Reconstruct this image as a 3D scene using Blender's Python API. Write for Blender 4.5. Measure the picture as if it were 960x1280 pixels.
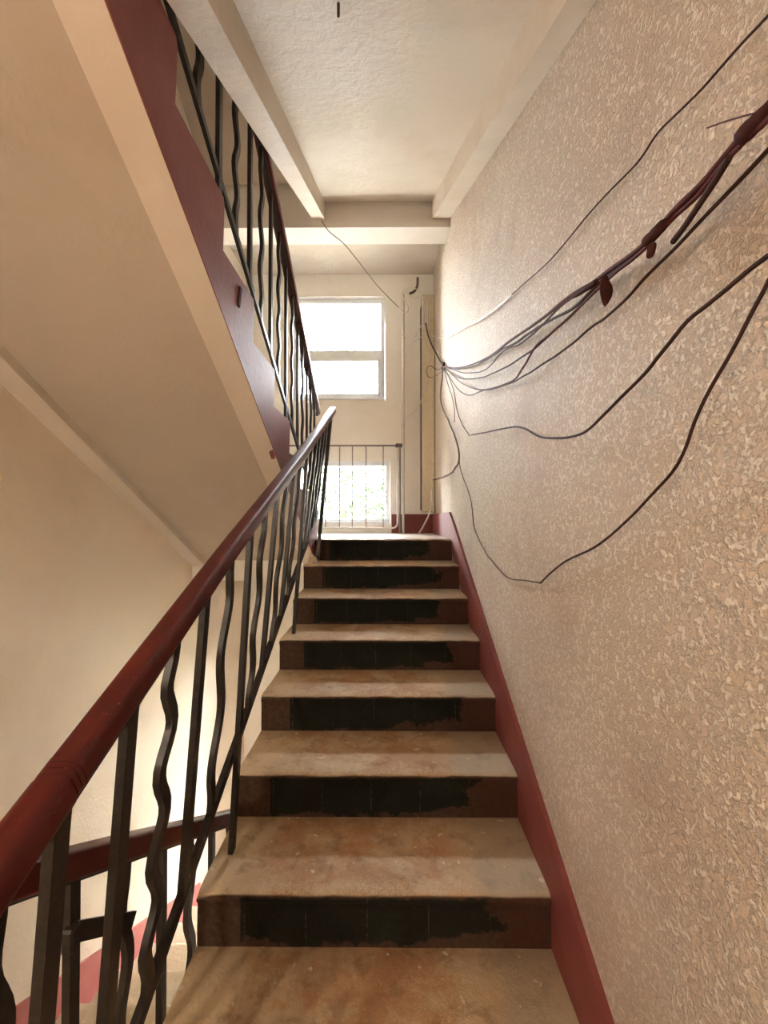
import bpy, math, random
from mathutils import Vector, Matrix, noise

random.seed(7)
scene = bpy.context.scene
COL = scene.collection
for o in list(bpy.data.objects):
    bpy.data.objects.remove(o)

# ------------------------------------------------------------------ camera, sky, light, exposure
EYE = 1.48                     # eye height above the lower landing (z = 0)
FPX, PITCH, YAW = 533.6, 0.0148, -0.0072
cam_d = bpy.data.cameras.new('camera')
cam = bpy.data.objects.new('camera', cam_d)
COL.objects.link(cam)
cam_d.sensor_fit = 'HORIZONTAL'
cam_d.sensor_width = 36.0
cam_d.lens = FPX / 960 * 36.0
cam_d.clip_start = 0.02
cam.location = (0, 0, EYE)
cam.rotation_euler = (math.pi / 2 + PITCH, 0, -YAW)
scene.camera = cam

world = bpy.data.worlds.new('sky')
scene.world = world
world.use_nodes = True
bg = world.node_tree.nodes['Background']
bg.inputs['Color'].default_value = (0.93, 0.96, 1.0, 1)
bg.inputs['Strength'].default_value = 15.0

scene.view_settings.view_transform = 'Standard'
scene.view_settings.look = 'None'
scene.view_settings.gamma = 1.0
scene.view_settings.use_curve_mapping = False
scene.view_settings.exposure = 2.98


def portal(name, x0, x1, z0, z1, y):
    l = bpy.data.lights.new(name, 'AREA')
    l.shape = 'RECTANGLE'
    l.size = x1 - x0
    l.size_y = z1 - z0
    l.cycles.is_portal = True
    o = bpy.data.objects.new(name, l)
    COL.objects.link(o)
    o.location = ((x0 + x1) / 2, y, (z0 + z1) / 2 + EYE)
    o.rotation_euler = (-math.pi / 2, 0, 0)     # faces into the stairwell (-Y)


STOREY = 2.8
WX0, WX1 = -0.96, -0.02                  # windows in the far wall
WU = (1.19, 2.235)                       # upper window, heights relative to the eye
WL = (-0.05, 0.575)                      # floor-level window
WALL_Y = 4.263
WIN_Y = 4.345
WALL_T = .62
HOLES = [(WX0, WX1, WU[0], WU[1], 1.668), (WX0, WX1 + .05, WL[0], WL[1], None),
         (-.84, .30, -2.72, -1.05, -1.62),                              # unseen window one storey below, made tall to light soffit and left wall
         (WX0, WX1, WU[0] + STOREY, WU[1] + STOREY, 1.668 + STOREY)]
for h in HOLES:
    portal('window_portal', h[0], h[1], h[2], h[3], WALL_Y + WALL_T - .02)


# ------------------------------------------------------------------ node helpers
class NT:
    def __init__(s, name):
        s.m = bpy.data.materials.new(name)
        s.m.use_nodes = True
        s.t = s.m.node_tree
        s.b = s.t.nodes['Principled BSDF']
        s.out = s.t.nodes['Material Output']

    def n(s, typ, **kw):
        nd = s.t.nodes.new(typ)
        for k, v in kw.items():
            setattr(nd, k, v)
        return nd

    def l(s, a, b):
        s.t.links.new(a, b)

    def coord(s, kind='Object'):
        return s.n('ShaderNodeTexCoord').outputs[kind]

    def pos(s):
        return s.n('ShaderNodeNewGeometry').outputs['Position']

    def noise(s, vec, scale, detail=4, rough=.55, dist=0):
        nd = s.n('ShaderNodeTexNoise')
        nd.inputs['Scale'].default_value = scale
        nd.inputs['Detail'].default_value = detail
        nd.inputs['Roughness'].default_value = rough
        nd.inputs['Distortion'].default_value = dist
        s.l(vec, nd.inputs['Vector'])
        return nd.outputs['Fac']

    def ramp(s, fac, stops):
        nd = s.n('ShaderNodeValToRGB')
        e = nd.color_ramp.elements
        while len(e) < len(stops):
            e.new(.5)
        for i, (p, c) in enumerate(stops):
            e[i].position = p
            e[i].color = tuple(c) + (1,) if len(c) == 3 else c
        s.l(fac, nd.inputs['Fac'])
        return nd.outputs['Color']

    def step(s, fac, a, b):
        nd = s.n('ShaderNodeMapRange', interpolation_type='SMOOTHSTEP')
        nd.inputs['From Min'].default_value = a
        nd.inputs['From Max'].default_value = b
        s.l(fac, nd.inputs['Value'])
        return nd.outputs['Result']

    def math(s, op, a, b=None, c=None):
        nd = s.n('ShaderNodeMath', operation=op)
        for i, v in enumerate((a, b, c)):
            if v is None:
                continue
            if isinstance(v, (int, float)):
                nd.inputs[i].default_value = v
            else:
                s.l(v, nd.inputs[i])
        return nd.outputs[0]

    def mix(s, fac, a, b, mode='MIX'):
        nd = s.n('ShaderNodeMix', data_type='RGBA', blend_type=mode)
        if isinstance(fac, (int, float)):
            nd.inputs[0].default_value = fac
        else:
            s.l(fac, nd.inputs[0])
        for v, i in ((a, 6), (b, 7)):
            if isinstance(v, tuple):
                nd.inputs[i].default_value = v + (1,) if len(v) == 3 else v
            else:
                s.l(v, nd.inputs[i])
        return nd.outputs[2]

    def bump(s, h, strength=.5, dist=.005, prev=None):
        nd = s.n('ShaderNodeBump')
        nd.inputs['Strength'].default_value = strength
        nd.inputs['Distance'].default_value = dist
        s.l(h, nd.inputs['Height'])
        if prev is not None:
            s.l(prev, nd.inputs['Normal'])
        return nd.outputs['Normal']

    def fin(s, col=None, rough=.6, normal=None, spec=.3, metal=0):
        if col is not None:
            if isinstance(col, tuple):
                s.b.inputs['Base Color'].default_value = col + (1,) if len(col) == 3 else col
            else:
                s.l(col, s.b.inputs['Base Color'])
        if isinstance(rough, (int, float)):
            s.b.inputs['Roughness'].default_value = rough
        else:
            s.l(rough, s.b.inputs['Roughness'])
        if normal is not None:
            s.l(normal, s.b.inputs['Normal'])
        s.b.inputs['Specular IOR Level'].default_value = spec
        s.b.inputs['Metallic'].default_value = metal
        return s.m


def srgb(r, g, b):
    f = lambda v: (v / 255 / 12.92) if v <= 10 else ((v / 255 + .055) / 1.055) ** 2.4
    return (f(r), f(g), f(b))


# ------------------------------------------------------------------ materials
def m_stucco(name, c_hi, c_lo, c_stain, depth, coarse):
    t = NT(name)
    p = t.pos()
    # knocked-down splatter: flat islands with crinkled edges
    n1 = t.noise(p, coarse, 5, .6, .15)
    isl = t.step(n1, .45, .59)
    n2 = t.noise(p, coarse * 2.6, 3, .55, .0)
    fine = t.noise(p, coarse * 9, 2, .5)
    h = t.math('ADD', t.math('MULTIPLY', isl, .75), t.math('MULTIPLY', n2, .55))
    patch = t.noise(p, 14, 3, .6)
    h = t.math('ADD', t.math('ADD', h, t.math('MULTIPLY', fine, .16)), t.math('MULTIPLY', patch, .9))
    big = t.noise(p, 1.7, 5, .6, .4)
    big2 = t.noise(p, .8, 4, .6, .2)
    col = t.mix(t.step(t.math('ADD', t.math('MULTIPLY', isl, .6), t.math('MULTIPLY', n2, .5)), .25, .8), c_lo, c_hi)
    col = t.mix(t.math('MULTIPLY', t.step(big, .50, .72), .55), col, c_stain)
    col = t.mix(t.math('MULTIPLY', t.step(big2, .5, .7), .25), col, srgb(196, 160, 148))
    return t.fin(col, .62, t.bump(h, 1.0, depth), .25)


def m_plaster(name, c, c2, depth, scale, big=1.5):
    t = NT(name)
    p = t.pos()
    h = t.math('ADD', t.noise(p, scale, 5, .6, .4), t.math('MULTIPLY', t.noise(p, scale * .12, 3, .5), 1.2))
    col = t.mix(t.step(t.noise(p, big, 5, .6, .3), .42, .68), c, c2)
    return t.fin(col, .6, t.bump(h, .6, depth), .25)


M = {}
M['wall_r'] = m_stucco('stucco_beige', srgb(242, 226, 207), srgb(216, 193, 169), srgb(198, 174, 152), .0068, 108)
M['wall_l'] = m_plaster('plaster_beige', srgb(232, 213, 190), srgb(225, 204, 180), .005, 60)
M['wall_b'] = m_plaster('plaster_far', srgb(242, 237, 230), srgb(236, 229, 219), .003, 50)
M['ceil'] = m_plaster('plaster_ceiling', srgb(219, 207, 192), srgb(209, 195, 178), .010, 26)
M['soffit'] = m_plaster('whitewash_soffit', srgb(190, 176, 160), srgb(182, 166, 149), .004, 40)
M['rib'] = m_plaster('rib_lighter', srgb(218, 205, 190), srgb(210, 195, 178), .003, 40)  # lighter tone than the soffit between the ribs


def m_red(name, c1, c2, chips):
    t = NT(name)
    p = t.pos()
    col = t.mix(t.step(t.noise(p, 5, 4, .6), .35, .7), c1, c2)
    sp = t.step(t.noise(p, 75, 4, .7), .63, .70)
    area = t.step(t.noise(p, 2.3, 2, .5), .45, .7)
    col = t.mix(t.math('MULTIPLY', t.math('MULTIPLY', sp, area), chips), col, srgb(196, 160, 150))
    return t.fin(col, .55, t.bump(t.noise(p, 45, 4, .6), .4, .003), .3)


M['red'] = m_red('red_brown_paint', srgb(124, 62, 57), srgb(136, 73, 67), .6)
M['red_pale'] = m_red('red_pale_paint', srgb(176, 98, 90), srgb(184, 110, 100), .3)  # paler red, used on the lower left skirting


def m_rail():
    t = NT('handrail_red')
    p = t.coord()
    mp = t.n('ShaderNodeMapping')
    mp.inputs['Scale'].default_value = (1, .25, .6)
    t.l(p, mp.inputs['Vector'])
    n = t.noise(mp.outputs[0], 40, 4, .6)
    col = t.mix(t.step(n, .4, .7), srgb(78, 14, 12), srgb(92, 24, 19))
    col = t.mix(t.math('MULTIPLY', t.step(t.noise(p, 90, 3, .7), .68, .72), .5), col, srgb(176, 120, 104))
    return t.fin(col, .42, t.bump(n, .3, .002), .45)


M['rail'] = m_rail()


def m_iron():
    t = NT('black_painted_iron')
    p = t.pos()
    n = t.noise(p, 60, 4, .6)
    col = t.mix(t.step(n, .45, .75), srgb(38, 34, 30), srgb(56, 47, 38))
    return t.fin(col, .42, t.bump(n, .35, .002), .4)


M['iron'] = m_iron()


def m_step(name, main=True):
    t = NT(name)
    o = t.coord()
    rnd = t.n('ShaderNodeObjectInfo').outputs['Random']
    off = t.n('ShaderNodeCombineXYZ')
    t.l(t.math('MULTIPLY', rnd, 37.0), off.inputs[0])
    t.l(t.math('MULTIPLY', rnd, 11.0), off.inputs[2])
    add = t.n('ShaderNodeVectorMath', operation='ADD')
    t.l(o, add.inputs[0])
    t.l(off.outputs[0], add.inputs[1])
    p = add.outputs[0]
    sx = t.n('ShaderNodeSeparateXYZ')
    t.l(o, sx.inputs[0])
    x, y, z = sx.outputs
    nrm = t.n('ShaderNodeSeparateXYZ')
    t.l(t.n('ShaderNodeTexCoord').outputs['Normal'], nrm.inputs[0])
    riser = t.step(t.math('MULTIPLY', nrm.outputs[1], -1), .55, .85)
    nb = t.noise(p, 5.5, 5, .65, .3)
    nf = t.noise(p, 60, 5, .65)
    grit = t.noise(p, 190, 3, .6)
    if main:
        grey, brown, worn = srgb(206, 184, 152), srgb(180, 134, 94), srgb(222, 200, 168)
    else:
        grey, brown, worn = srgb(206, 190, 164), srgb(192, 168, 138), srgb(214, 200, 176)
    # worn red-brown floor paint in the middle of the tread, bare concrete at both ends
    mid = t.math('SUBTRACT', 1.0, t.step(t.math('ABSOLUTE', t.math('ADD', x, .04)), .20, .42))
    mid = t.math('MULTIPLY', mid, t.step(t.math('ADD', nb, t.math('MULTIPLY', nf, .25)), .45, .72))
    tread = t.mix(t.math('MULTIPLY', mid, .85), grey, brown)
    tread = t.mix(t.math('MULTIPLY', t.step(t.noise(p, 2.7, 3, .5), .52, .7), .5), tread, srgb(156, 120, 88) if main else grey)
    tread = t.mix(t.math('MULTIPLY', t.step(grit, .5, .75), .35), tread, worn)
    if main:
        grime = t.math('MULTIPLY', t.step(t.noise(p, 13, 6, .7, .4), .50, .66), .42)
        tread = t.mix(grime, tread, srgb(104, 78, 54))
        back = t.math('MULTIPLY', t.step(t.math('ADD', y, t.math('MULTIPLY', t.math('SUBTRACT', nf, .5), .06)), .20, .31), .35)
        tread = t.mix(back, tread, srgb(112, 82, 56))       # darker brown towards the back of the tread
        lip = t.math('SUBTRACT', 1.0, t.step(t.math('ADD', y, t.math('MULTIPLY', t.math('SUBTRACT', nf, .5), .10)), .015, .06))
        tread = t.mix(t.math('MULTIPLY', t.math('MULTIPLY', lip, t.step(grit, .42, .62)), .65), tread, srgb(206, 188, 160))
        ends = t.math('MULTIPLY', t.step(t.math('ADD', x, t.math('MULTIPLY', t.math('SUBTRACT', nb, .5), .2)), .26, .34), .55)
        tread = t.mix(ends, tread, srgb(168, 156, 138))
    speck = t.math('MULTIPLY', t.step(t.noise(p, 34, 2, .4), .71, .74), .8)
    tread = t.mix(speck, tread, srgb(226, 212, 190))
    if main:
        # riser: brown margins, a dark green-black painted field with a crisp left and a ragged right / lower edge
        e1 = t.step(t.math('ADD', x, t.math('MULTIPLY', t.math('SUBTRACT', nf, .5), .004)), -.374, -.368)
        rag = t.math('MULTIPLY', t.math('SUBTRACT', nb, .5), .35)
        rag2 = t.math('MULTIPLY', t.math('SUBTRACT', t.noise(p, 26, 5, .7), .5), .12)
        e2 = t.math('SUBTRACT', 1.0, t.step(t.math('ADD', x, t.math('ADD', rag, rag2)), .335, .350))
        low = t.math('ADD', z, t.math('MULTIPLY', t.math('SUBTRACT', t.noise(p, 9, 5, .7), .5), .13))
        low = t.math('SUBTRACT', low, t.math('MULTIPLY', t.step(x, -.05, .35), .035))
        e3 = t.step(low, -.148, -.138)
        e4 = t.math('SUBTRACT', 1.0, t.step(t.math('ADD', z, t.math('MULTIPLY', t.math('SUBTRACT', nf, .5), .012)), -.014, -.008))
        fld = t.math('MULTIPLY', t.math('MULTIPLY', e1, e2), t.math('MULTIPLY', e3, e4))
        green = t.mix(t.step(nb, .4, .7), srgb(17, 21, 15), srgb(26, 33, 24))
        seam = t.math('PINGPONG', t.math('ADD', x, .19), .085)
        seam = t.math('MULTIPLY', t.math('SUBTRACT', 1.0, t.step(seam, .0005, .002)), t.step(nf, .45, .6))
        green = t.mix(t.math('MULTIPLY', seam, .5), green, srgb(110, 100, 84))
        marg = t.mix(t.step(nf, .35, .7), srgb(62, 44, 36), srgb(82, 62, 47))
        marg = t.mix(t.math('MULTIPLY', t.step(x, .33, .40), .5), marg, srgb(74, 44, 38))
        rcol = t.mix(fld, marg, green)
    else:
        rcol = t.mix(t.step(nb, .4, .7), srgb(186, 168, 142), srgb(170, 150, 124))
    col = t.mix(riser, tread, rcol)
    nr = t.bump(t.math('ADD', nf, t.math('MULTIPLY', grit, .5)), .7, .005)
    ro = t.math('ADD', t.math('ADD', .40, t.math('MULTIPLY', nf, .35)), t.math('MULTIPLY', riser, .2))
    return t.fin(col, ro, nr, .3)


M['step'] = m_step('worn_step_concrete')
M['step_pale'] = m_step('pale_step_concrete', False)


def m_plain(name, c, rough=.5, spec=.4, metal=0, var=.12, scale=20):
    t = NT(name)
    p = t.pos()
    n = t.noise(p, scale, 4, .6)
    d = tuple(v * (1 - var) for v in c)
    return t.fin(t.mix(t.step(n, .35, .7), c, d), rough, t.bump(n, .15, .001), spec, metal)


M['concrete'] = m_plain('concrete_floor', srgb(176, 156, 130), .7, .25, 0, .25, 8)
M['landing'] = m_plain('landing_floor', srgb(212, 202, 188), .5, .35, 0, .2, 8)
M['pvc'] = m_plain('white_pvc', srgb(232, 234, 238), .35, .4, 0, .04)
M['white_pipe'] = m_plain('white_painted_pipe', srgb(222, 214, 202), .45, .4, 0, .12)
M['grille'] = m_plain('grey_painted_pipe', srgb(146, 140, 136), .45, .4, 0, .15)
M['chase'] = m_plain('chase_paint', srgb(220, 204, 176), .55, .3, 0, .08)
M['steel'] = m_plain('dull_steel', srgb(112, 102, 94), .5, .4, .4, .3)
M['cable_dark'] = m_plain('cable_brown', srgb(66, 42, 36), .75, .15, 0, .35, 60)
M['cable_maroon'] = m_plain('cable_painted_maroon', srgb(92, 46, 44), .75, .15, 0, .35, 60)
M['cable_grey'] = m_plain('cable_grey', srgb(120, 102, 88), .75, .15, 0, .2, 60)
M['cable_white'] = m_plain('cable_white', srgb(232, 224, 214), .5, .35, 0, .08)
M['tape'] = m_plain('insulating_tape_maroon', srgb(74, 40, 38), .8, .1, 0, .3, 60)
M['bark'] = m_plain('bark', srgb(92, 78, 62), .8, .2, 0, .4, 30)
M['leaf'] = m_plain('leaves', srgb(54, 72, 38), .6, .3, 0, .45, 3)
M['grass'] = m_plain('grass', srgb(98, 98, 80), .9, .1, 0, .3, 1)
M['house'] = m_plain('pale_render', srgb(126, 124, 122), .8, .2, 0, .1, 1)
M['roof'] = m_plain('grey_roof', srgb(96, 96, 100), .8, .2, 0, .15, 2)
M['dark_glass'] = m_plain('house_glass', srgb(60, 66, 74), .15, .5, 0, .1, 2)


def m_glass():
    t = NT('window_glass')
    tr = t.n('ShaderNodeBsdfTransparent')
    tr.inputs[0].default_value = (.96, .97, .97, 1)
    gl = t.n('ShaderNodeBsdfGlossy')
    gl.inputs['Roughness'].default_value = .02
    mx = t.n('ShaderNodeMixShader')
    fr = t.n('ShaderNodeFresnel')
    fr.inputs[0].default_value = 1.4
    t.l(fr.outputs[0], mx.inputs[0])
    t.l(tr.outputs[0], mx.inputs[1])
    t.l(gl.outputs[0], mx.inputs[2])
    t.l(mx.outputs[0], t.out.inputs['Surface'])
    return t.m


M['glass'] = m_glass()


# ------------------------------------------------------------------ geometry helpers (eye-relative coordinates)
class MB:
    def __init__(s):
        s.v, s.f = [], []

    def add(s, vs, fs):
        b = len(s.v)
        s.v += [Vector(v) for v in vs]
        s.f += [[i + b for i in f] for f in fs]
        return s

    def box(s, x0, x1, y0, y1, z0, z1):
        vs = [(x, y, z) for x in (x0, x1) for y in (y0, y1) for z in (z0, z1)]
        return s.add(vs, [(0, 1, 3, 2), (4, 6, 7, 5), (0, 4, 5, 1), (2, 3, 7, 6), (0, 2, 6, 4), (1, 5, 7, 3)])

    def cbox(s, x0, x1, y0, y1, z0, z1, c=.004):
        """box with chamfered edges"""
        vs, idx = [], {}
        for ix, x in enumerate((x0, x1)):
            for iy, y in enumerate((y0, y1)):
                for iz, z in enumerate((z0, z1)):
                    sx, sy, sz = (c, -c)[ix], (c, -c)[iy], (c, -c)[iz]
                    idx[ix, iy, iz, 0] = len(vs); vs.append((x, y + sy, z + sz))
                    idx[ix, iy, iz, 1] = len(vs); vs.append((x + sx, y, z + sz))
                    idx[ix, iy, iz, 2] = len(vs); vs.append((x + sx, y + sy, z))
        fs = []
        for a in (0, 1):
            fs.append([idx[a, 0, 0, 0], idx[a, 0, 1, 0], idx[a, 1, 1, 0], idx[a, 1, 0, 0]])
            fs.append([idx[0, a, 0, 1], idx[0, a, 1, 1], idx[1, a, 1, 1], idx[1, a, 0, 1]])
            fs.append([idx[0, 0, a, 2], idx[0, 1, a, 2], idx[1, 1, a, 2], idx[1, 0, a, 2]])
            for b in (0, 1):
                fs.append([idx[0, a, b, 1], idx[1, a, b, 1], idx[1, a, b, 2], idx[0, a, b, 2]])
                fs.append([idx[a, 0, b, 0], idx[a, 1, b, 0], idx[a, 1, b, 2], idx[a, 0, b, 2]])
                fs.append([idx[a, b, 0, 0], idx[a, b, 1, 0], idx[a, b, 1, 1], idx[a, b, 0, 1]])
                for d in (0, 1):
                    pass
        for k in [(i, j, l) for i in (0, 1) for j in (0, 1) for l in (0, 1)]:
            fs.append([idx[k + (0,)], idx[k + (1,)], idx[k + (2,)]])
        return s.add(vs, fs)

    def prism(s, poly, x0, x1):
        """polygon of (y, z), extruded along X"""
        n = len(poly)
        vs = [(x0, y, z) for y, z in poly] + [(x1, y, z) for y, z in poly]
        fs = [list(range(n)), list(range(2 * n - 1, n - 1, -1))]
        fs += [[i, i + n, (i + 1) % n + n, (i + 1) % n] for i in range(n)]
        return s.add(vs, fs)

    def sweep(s, path, section, up=Vector((0, 0, 1)), caps=True):
        """section: list of (a, b) offsets along side and up vectors"""
        path = [Vector(p) for p in path]
        n, m = len(path), len(section)
        vs = []
        prev = None
        for i, p in enumerate(path):
            t = (path[min(i + 1, n - 1)] - path[max(i - 1, 0)]).normalized()
            if up is not None:
                side = t.cross(up)
                if side.length < 1e-4:
                    side = Vector((1, 0, 0))
                side.normalize()
            else:
                if prev is None:
                    a = Vector((0, 0, 1)) if abs(t.z) < .9 else Vector((1, 0, 0))
                    side = t.cross(a).normalized()
                else:
                    side = (prev - t * prev.dot(t)).normalized()
                prev = side
            u = side.cross(t)
            vs += [p + side * a + u * b for a, b in section]
        fs = []
        for i in range(n - 1):
            for j in range(m):
                k = (j + 1) % m
                fs.append([i * m + j, i * m + k, (i + 1) * m + k, (i + 1) * m + j])
        if caps:
            fs.append(list(range(m - 1, -1, -1)))
            fs.append([(n - 1) * m + j for j in range(m)])
        return s.add(vs, fs)

    def tube(s, path, r, n=8):
        return s.sweep(path, [(r * math.cos(2 * math.pi * k / n), r * math.sin(2 * math.pi * k / n)) for k in range(n)], None)

    def mesh(s, name, mat, origin, smooth=False):
        me = bpy.data.meshes.new(name)
        me.from_pydata([v - origin for v in s.v], [], s.f)
        me.materials.append(mat)
        import bmesh
        bm = bmesh.new()
        bm.from_mesh(me)
        bmesh.ops.recalc_face_normals(bm, faces=bm.faces)
        bm.to_mesh(me)
        bm.free()
        if smooth:
            me.polygons.foreach_set('use_smooth', [True] * len(me.polygons))
            try:
                me.set_sharp_from_angle(angle=math.radians(smooth if smooth is not True else 50))
            except Exception:
                pass
        me.update()
        return me


WLOC = {}     # world (eye-relative) position of each object's origin


def obj(name, mb, mat, parent=None, origin=None, smooth=False):
    """one mesh object; parts keep their parent's frame unless an origin is given"""
    if isinstance(mat, str):
        mat = M[mat]
    if origin is None:
        if parent is not None:
            origin = WLOC[parent]
        else:
            xs = [v.x for v in mb.v]; ys = [v.y for v in mb.v]; zs = [v.z for v in mb.v]
            origin = Vector(((min(xs) + max(xs)) / 2, (min(ys) + max(ys)) / 2, min(zs)))
    origin = Vector(origin)
    o = bpy.data.objects.new(name, mb.mesh(name, mat, origin, smooth))
    COL.objects.link(o)
    WLOC[o] = origin
    if parent is not None:
        o.parent = parent
        o.location = origin - WLOC[parent]
    else:
        o.location = origin + Vector((0, 0, EYE))
    return o


def tag(o, label=None, cat=None, group=None, kind=None):
    for k, v in (('label', label), ('category', cat), ('group', group), ('kind', kind)):
        if v:
            o[k] = v
    return o


def thing(name, loc, label=None, cat=None, group=None, kind=None):
    o = bpy.data.objects.new(name, None)
    COL.objects.link(o)
    WLOC[o] = Vector(loc)
    o.location = Vector(loc) + Vector((0, 0, EYE))
    o.empty_display_size = .1
    return tag(o, label, cat, group, kind)


def copy_part(src, parent, loc):
    """copy of a part, sharing its mesh"""
    c = src.copy()
    COL.objects.link(c)
    c.parent = parent
    c.location = Vector(loc) - WLOC[parent]
    WLOC[c] = Vector(loc)
    return c


def ray(u, v):
    """direction through a photograph pixel"""
    a, b = (u - 480) / FPX, (640 - v) / FPX
    cp, sp = math.cos(PITCH), math.sin(PITCH)
    y, z = cp - b * sp, sp + b * cp
    cy, sy = math.cos(YAW), math.sin(YAW)
    return Vector((a * cy + y * sy, -a * sy + y * cy, z))


def on_x(u, v, x):
    d = ray(u, v)
    return d * (x / d.x)


def on_y(u, v, y):
    d = ray(u, v)
    return d * (y / d.y)


def smooth_path(pts, step=.012, wob=0.0, seed=0):
    """Catmull-Rom resampling with a slight wobble"""
    pts = [Vector(p) for p in pts]
    P = [pts[0] * 2 - pts[1]] + pts + [pts[-1] * 2 - pts[-2]]
    out = []
    for i in range(1, len(P) - 2):
        p0, p1, p2, p3 = P[i - 1], P[i], P[i + 1], P[i + 2]
        n = max(2, min(40, int((p2 - p1).length / step)))
        for k in range(n):
            t = k / n
            out.append(.5 * ((2 * p1) + (p2 - p0) * t + (2 * p0 - 5 * p1 + 4 * p2 - p3) * t * t + (3 * p1 - p0 - 3 * p2 + p3) * t ** 3))
    out.append(pts[-1])
    if wob:
        for i, q in enumerate(out):
            w = Vector((0, 0, 0))
            for a in range(3):
                w[a] = noise.noise(q * 9 + Vector((seed * 7.3, a * 31.7, 0)))
            out[i] = q + w * wob
    return out


# ------------------------------------------------------------------ dimensions (eye-relative metres)
LAND = -0.147                       # intermediate landing floor
R1, T = 0.1482, 0.30                # riser / tread of the flight in front
NST = 9
D0 = 2.995                          # landing edge
XL, XR = -0.5204, 0.4496            # flight in front, left and right end of the steps
WR, WLFT = 0.467, -1.42             # right and left wall faces
LOW = LAND - NST * R1               # lower landing floor
R2 = 0.163                          # riser of the left-hand flights
Y2 = 3.10                           # first riser of the upper left flight
XS = -0.506                         # its side facing the stairwell
TOPL = LAND + NST * R2              # upper main landing floor
YE = Y2 - (NST - 1) * T             # edge of the main landings (left column)
YE1 = D0 - (NST - 1) * T            # edge of the main landings (right column)
BASE = LOW - NST * R2               # intermediate landing one storey below
NEAR = -1.55                        # wall behind the viewer
TOPZ = 5.3
BOT = BASE - .25

# ------------------------------------------------------------------ walls
tag(obj('wall_right', MB().box(WR, WR + .2, NEAR - .2, WALL_Y + WALL_T, BOT, TOPZ), 'wall_r'), kind='structure')
tag(obj('wall_left', MB().box(WLFT - .2, WLFT, NEAR - .2, WALL_Y + WALL_T, BOT, TOPZ), 'wall_l'), kind='structure')
tag(obj('wall_near', MB().box(WLFT, WR, NEAR - .2, NEAR, BOT, TOPZ), 'wall_l'), kind='structure')


def far_wall():
    mb = MB()
    rows = [BOT, TOPZ]
    holes = HOLES
    for h in holes:
        rows += [h[2], h[3]]
    rows = sorted(set(r for r in rows if BOT <= r <= TOPZ))
    cols = sorted({WLFT, WR} | {h[0] for h in HOLES} | {h[1] for h in HOLES})
    for a, b in zip(rows, rows[1:]):
        run = None
        for c, d in zip(cols, cols[1:]):
            cx, cz = (c + d) / 2, (a + b) / 2
            solid = not any(h[0] < cx < h[1] and h[2] < cz < h[3] for h in holes)
            if solid:
                run = (run[0], d) if run else (c, d)
            elif run:
                mb.box(run[0], run[1], WALL_Y, WALL_Y + WALL_T, a, b)
                run = None
        if run:
            mb.box(run[0], run[1], WALL_Y, WALL_Y + WALL_T, a, b)
    return mb


tag(obj('wall_far', far_wall(), 'wall_b'), kind='structure')
tag(obj('ceiling', MB().box(WLFT, WR, NEAR, WALL_Y, TOPZ - .1, TOPZ), 'ceil'), kind='structure')


# ------------------------------------------------------------------ landings
def landing(z, ybeam, beam_d, name='floor'):
    """intermediate landing: slab + front beam"""
    o = tag(obj(name, MB().box(WLFT, WR, ybeam + .2, WALL_Y, z - .10, z), 'landing'), kind='structure')
    obj('slab_underside', MB().box(WLFT, WR, ybeam + .2, WALL_Y, z - .20, z - .10), 'ceil', o)
    return o


fl = tag(obj('floor', MB().box(WLFT, WR, D0 + .3, WALL_Y, LAND - .12, LAND), 'landing'), kind='structure')
obj('landing_edge', MB().box(XL, WR, D0 + .0185, D0 + .3, LAND - .12, LAND), 'landing', fl)
obj('landing_beam', MB().box(WLFT, WR, Y2 + .005, Y2 + .24, LAND - .307, LAND - .121), 'wall_b', fl)
obj('landing_edge', MB().box(WLFT, XL - .005, Y2 + .002, D0 + .3, LAND - .12, LAND), 'landing', fl)

UPL = 2.62                                          # landing above
ful = tag(obj('floor', MB().box(WLFT, WR, 3.34, WALL_Y, UPL - .1, UPL), 'landing'), kind='structure')
obj('landing_edge', MB().box(WLFT, WR, 3.12, 3.34, UPL - .1, UPL), 'landing', ful)
obj('slab_underside', MB().box(WLFT, WR, 3.325, WALL_Y, 2.455, UPL - .1), 'ceil', ful)
obj('landing_beam', MB().box(WLFT, WR, 3.13, 3.325, 2.155, UPL - .1), 'wall_b', ful)

tag(obj('floor', MB().box(WLFT, WR, Y2 - .1, WALL_Y, BASE - .2, BASE), 'landing'), kind='structure')
tag(obj('floor', MB().box(WLFT, WR, NEAR, Y2 - .1, BASE - .22, BASE - .02), 'concrete'), kind='structure')
fm = tag(obj('floor', MB().box(WLFT, WR, NEAR, YE1, LOW - .2, LOW), 'concrete'), kind='structure')
tag(obj('ceiling', MB().box(WLFT, WR, NEAR, .44, TOPL - .25, TOPL), 'ceil'), kind='structure')


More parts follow.
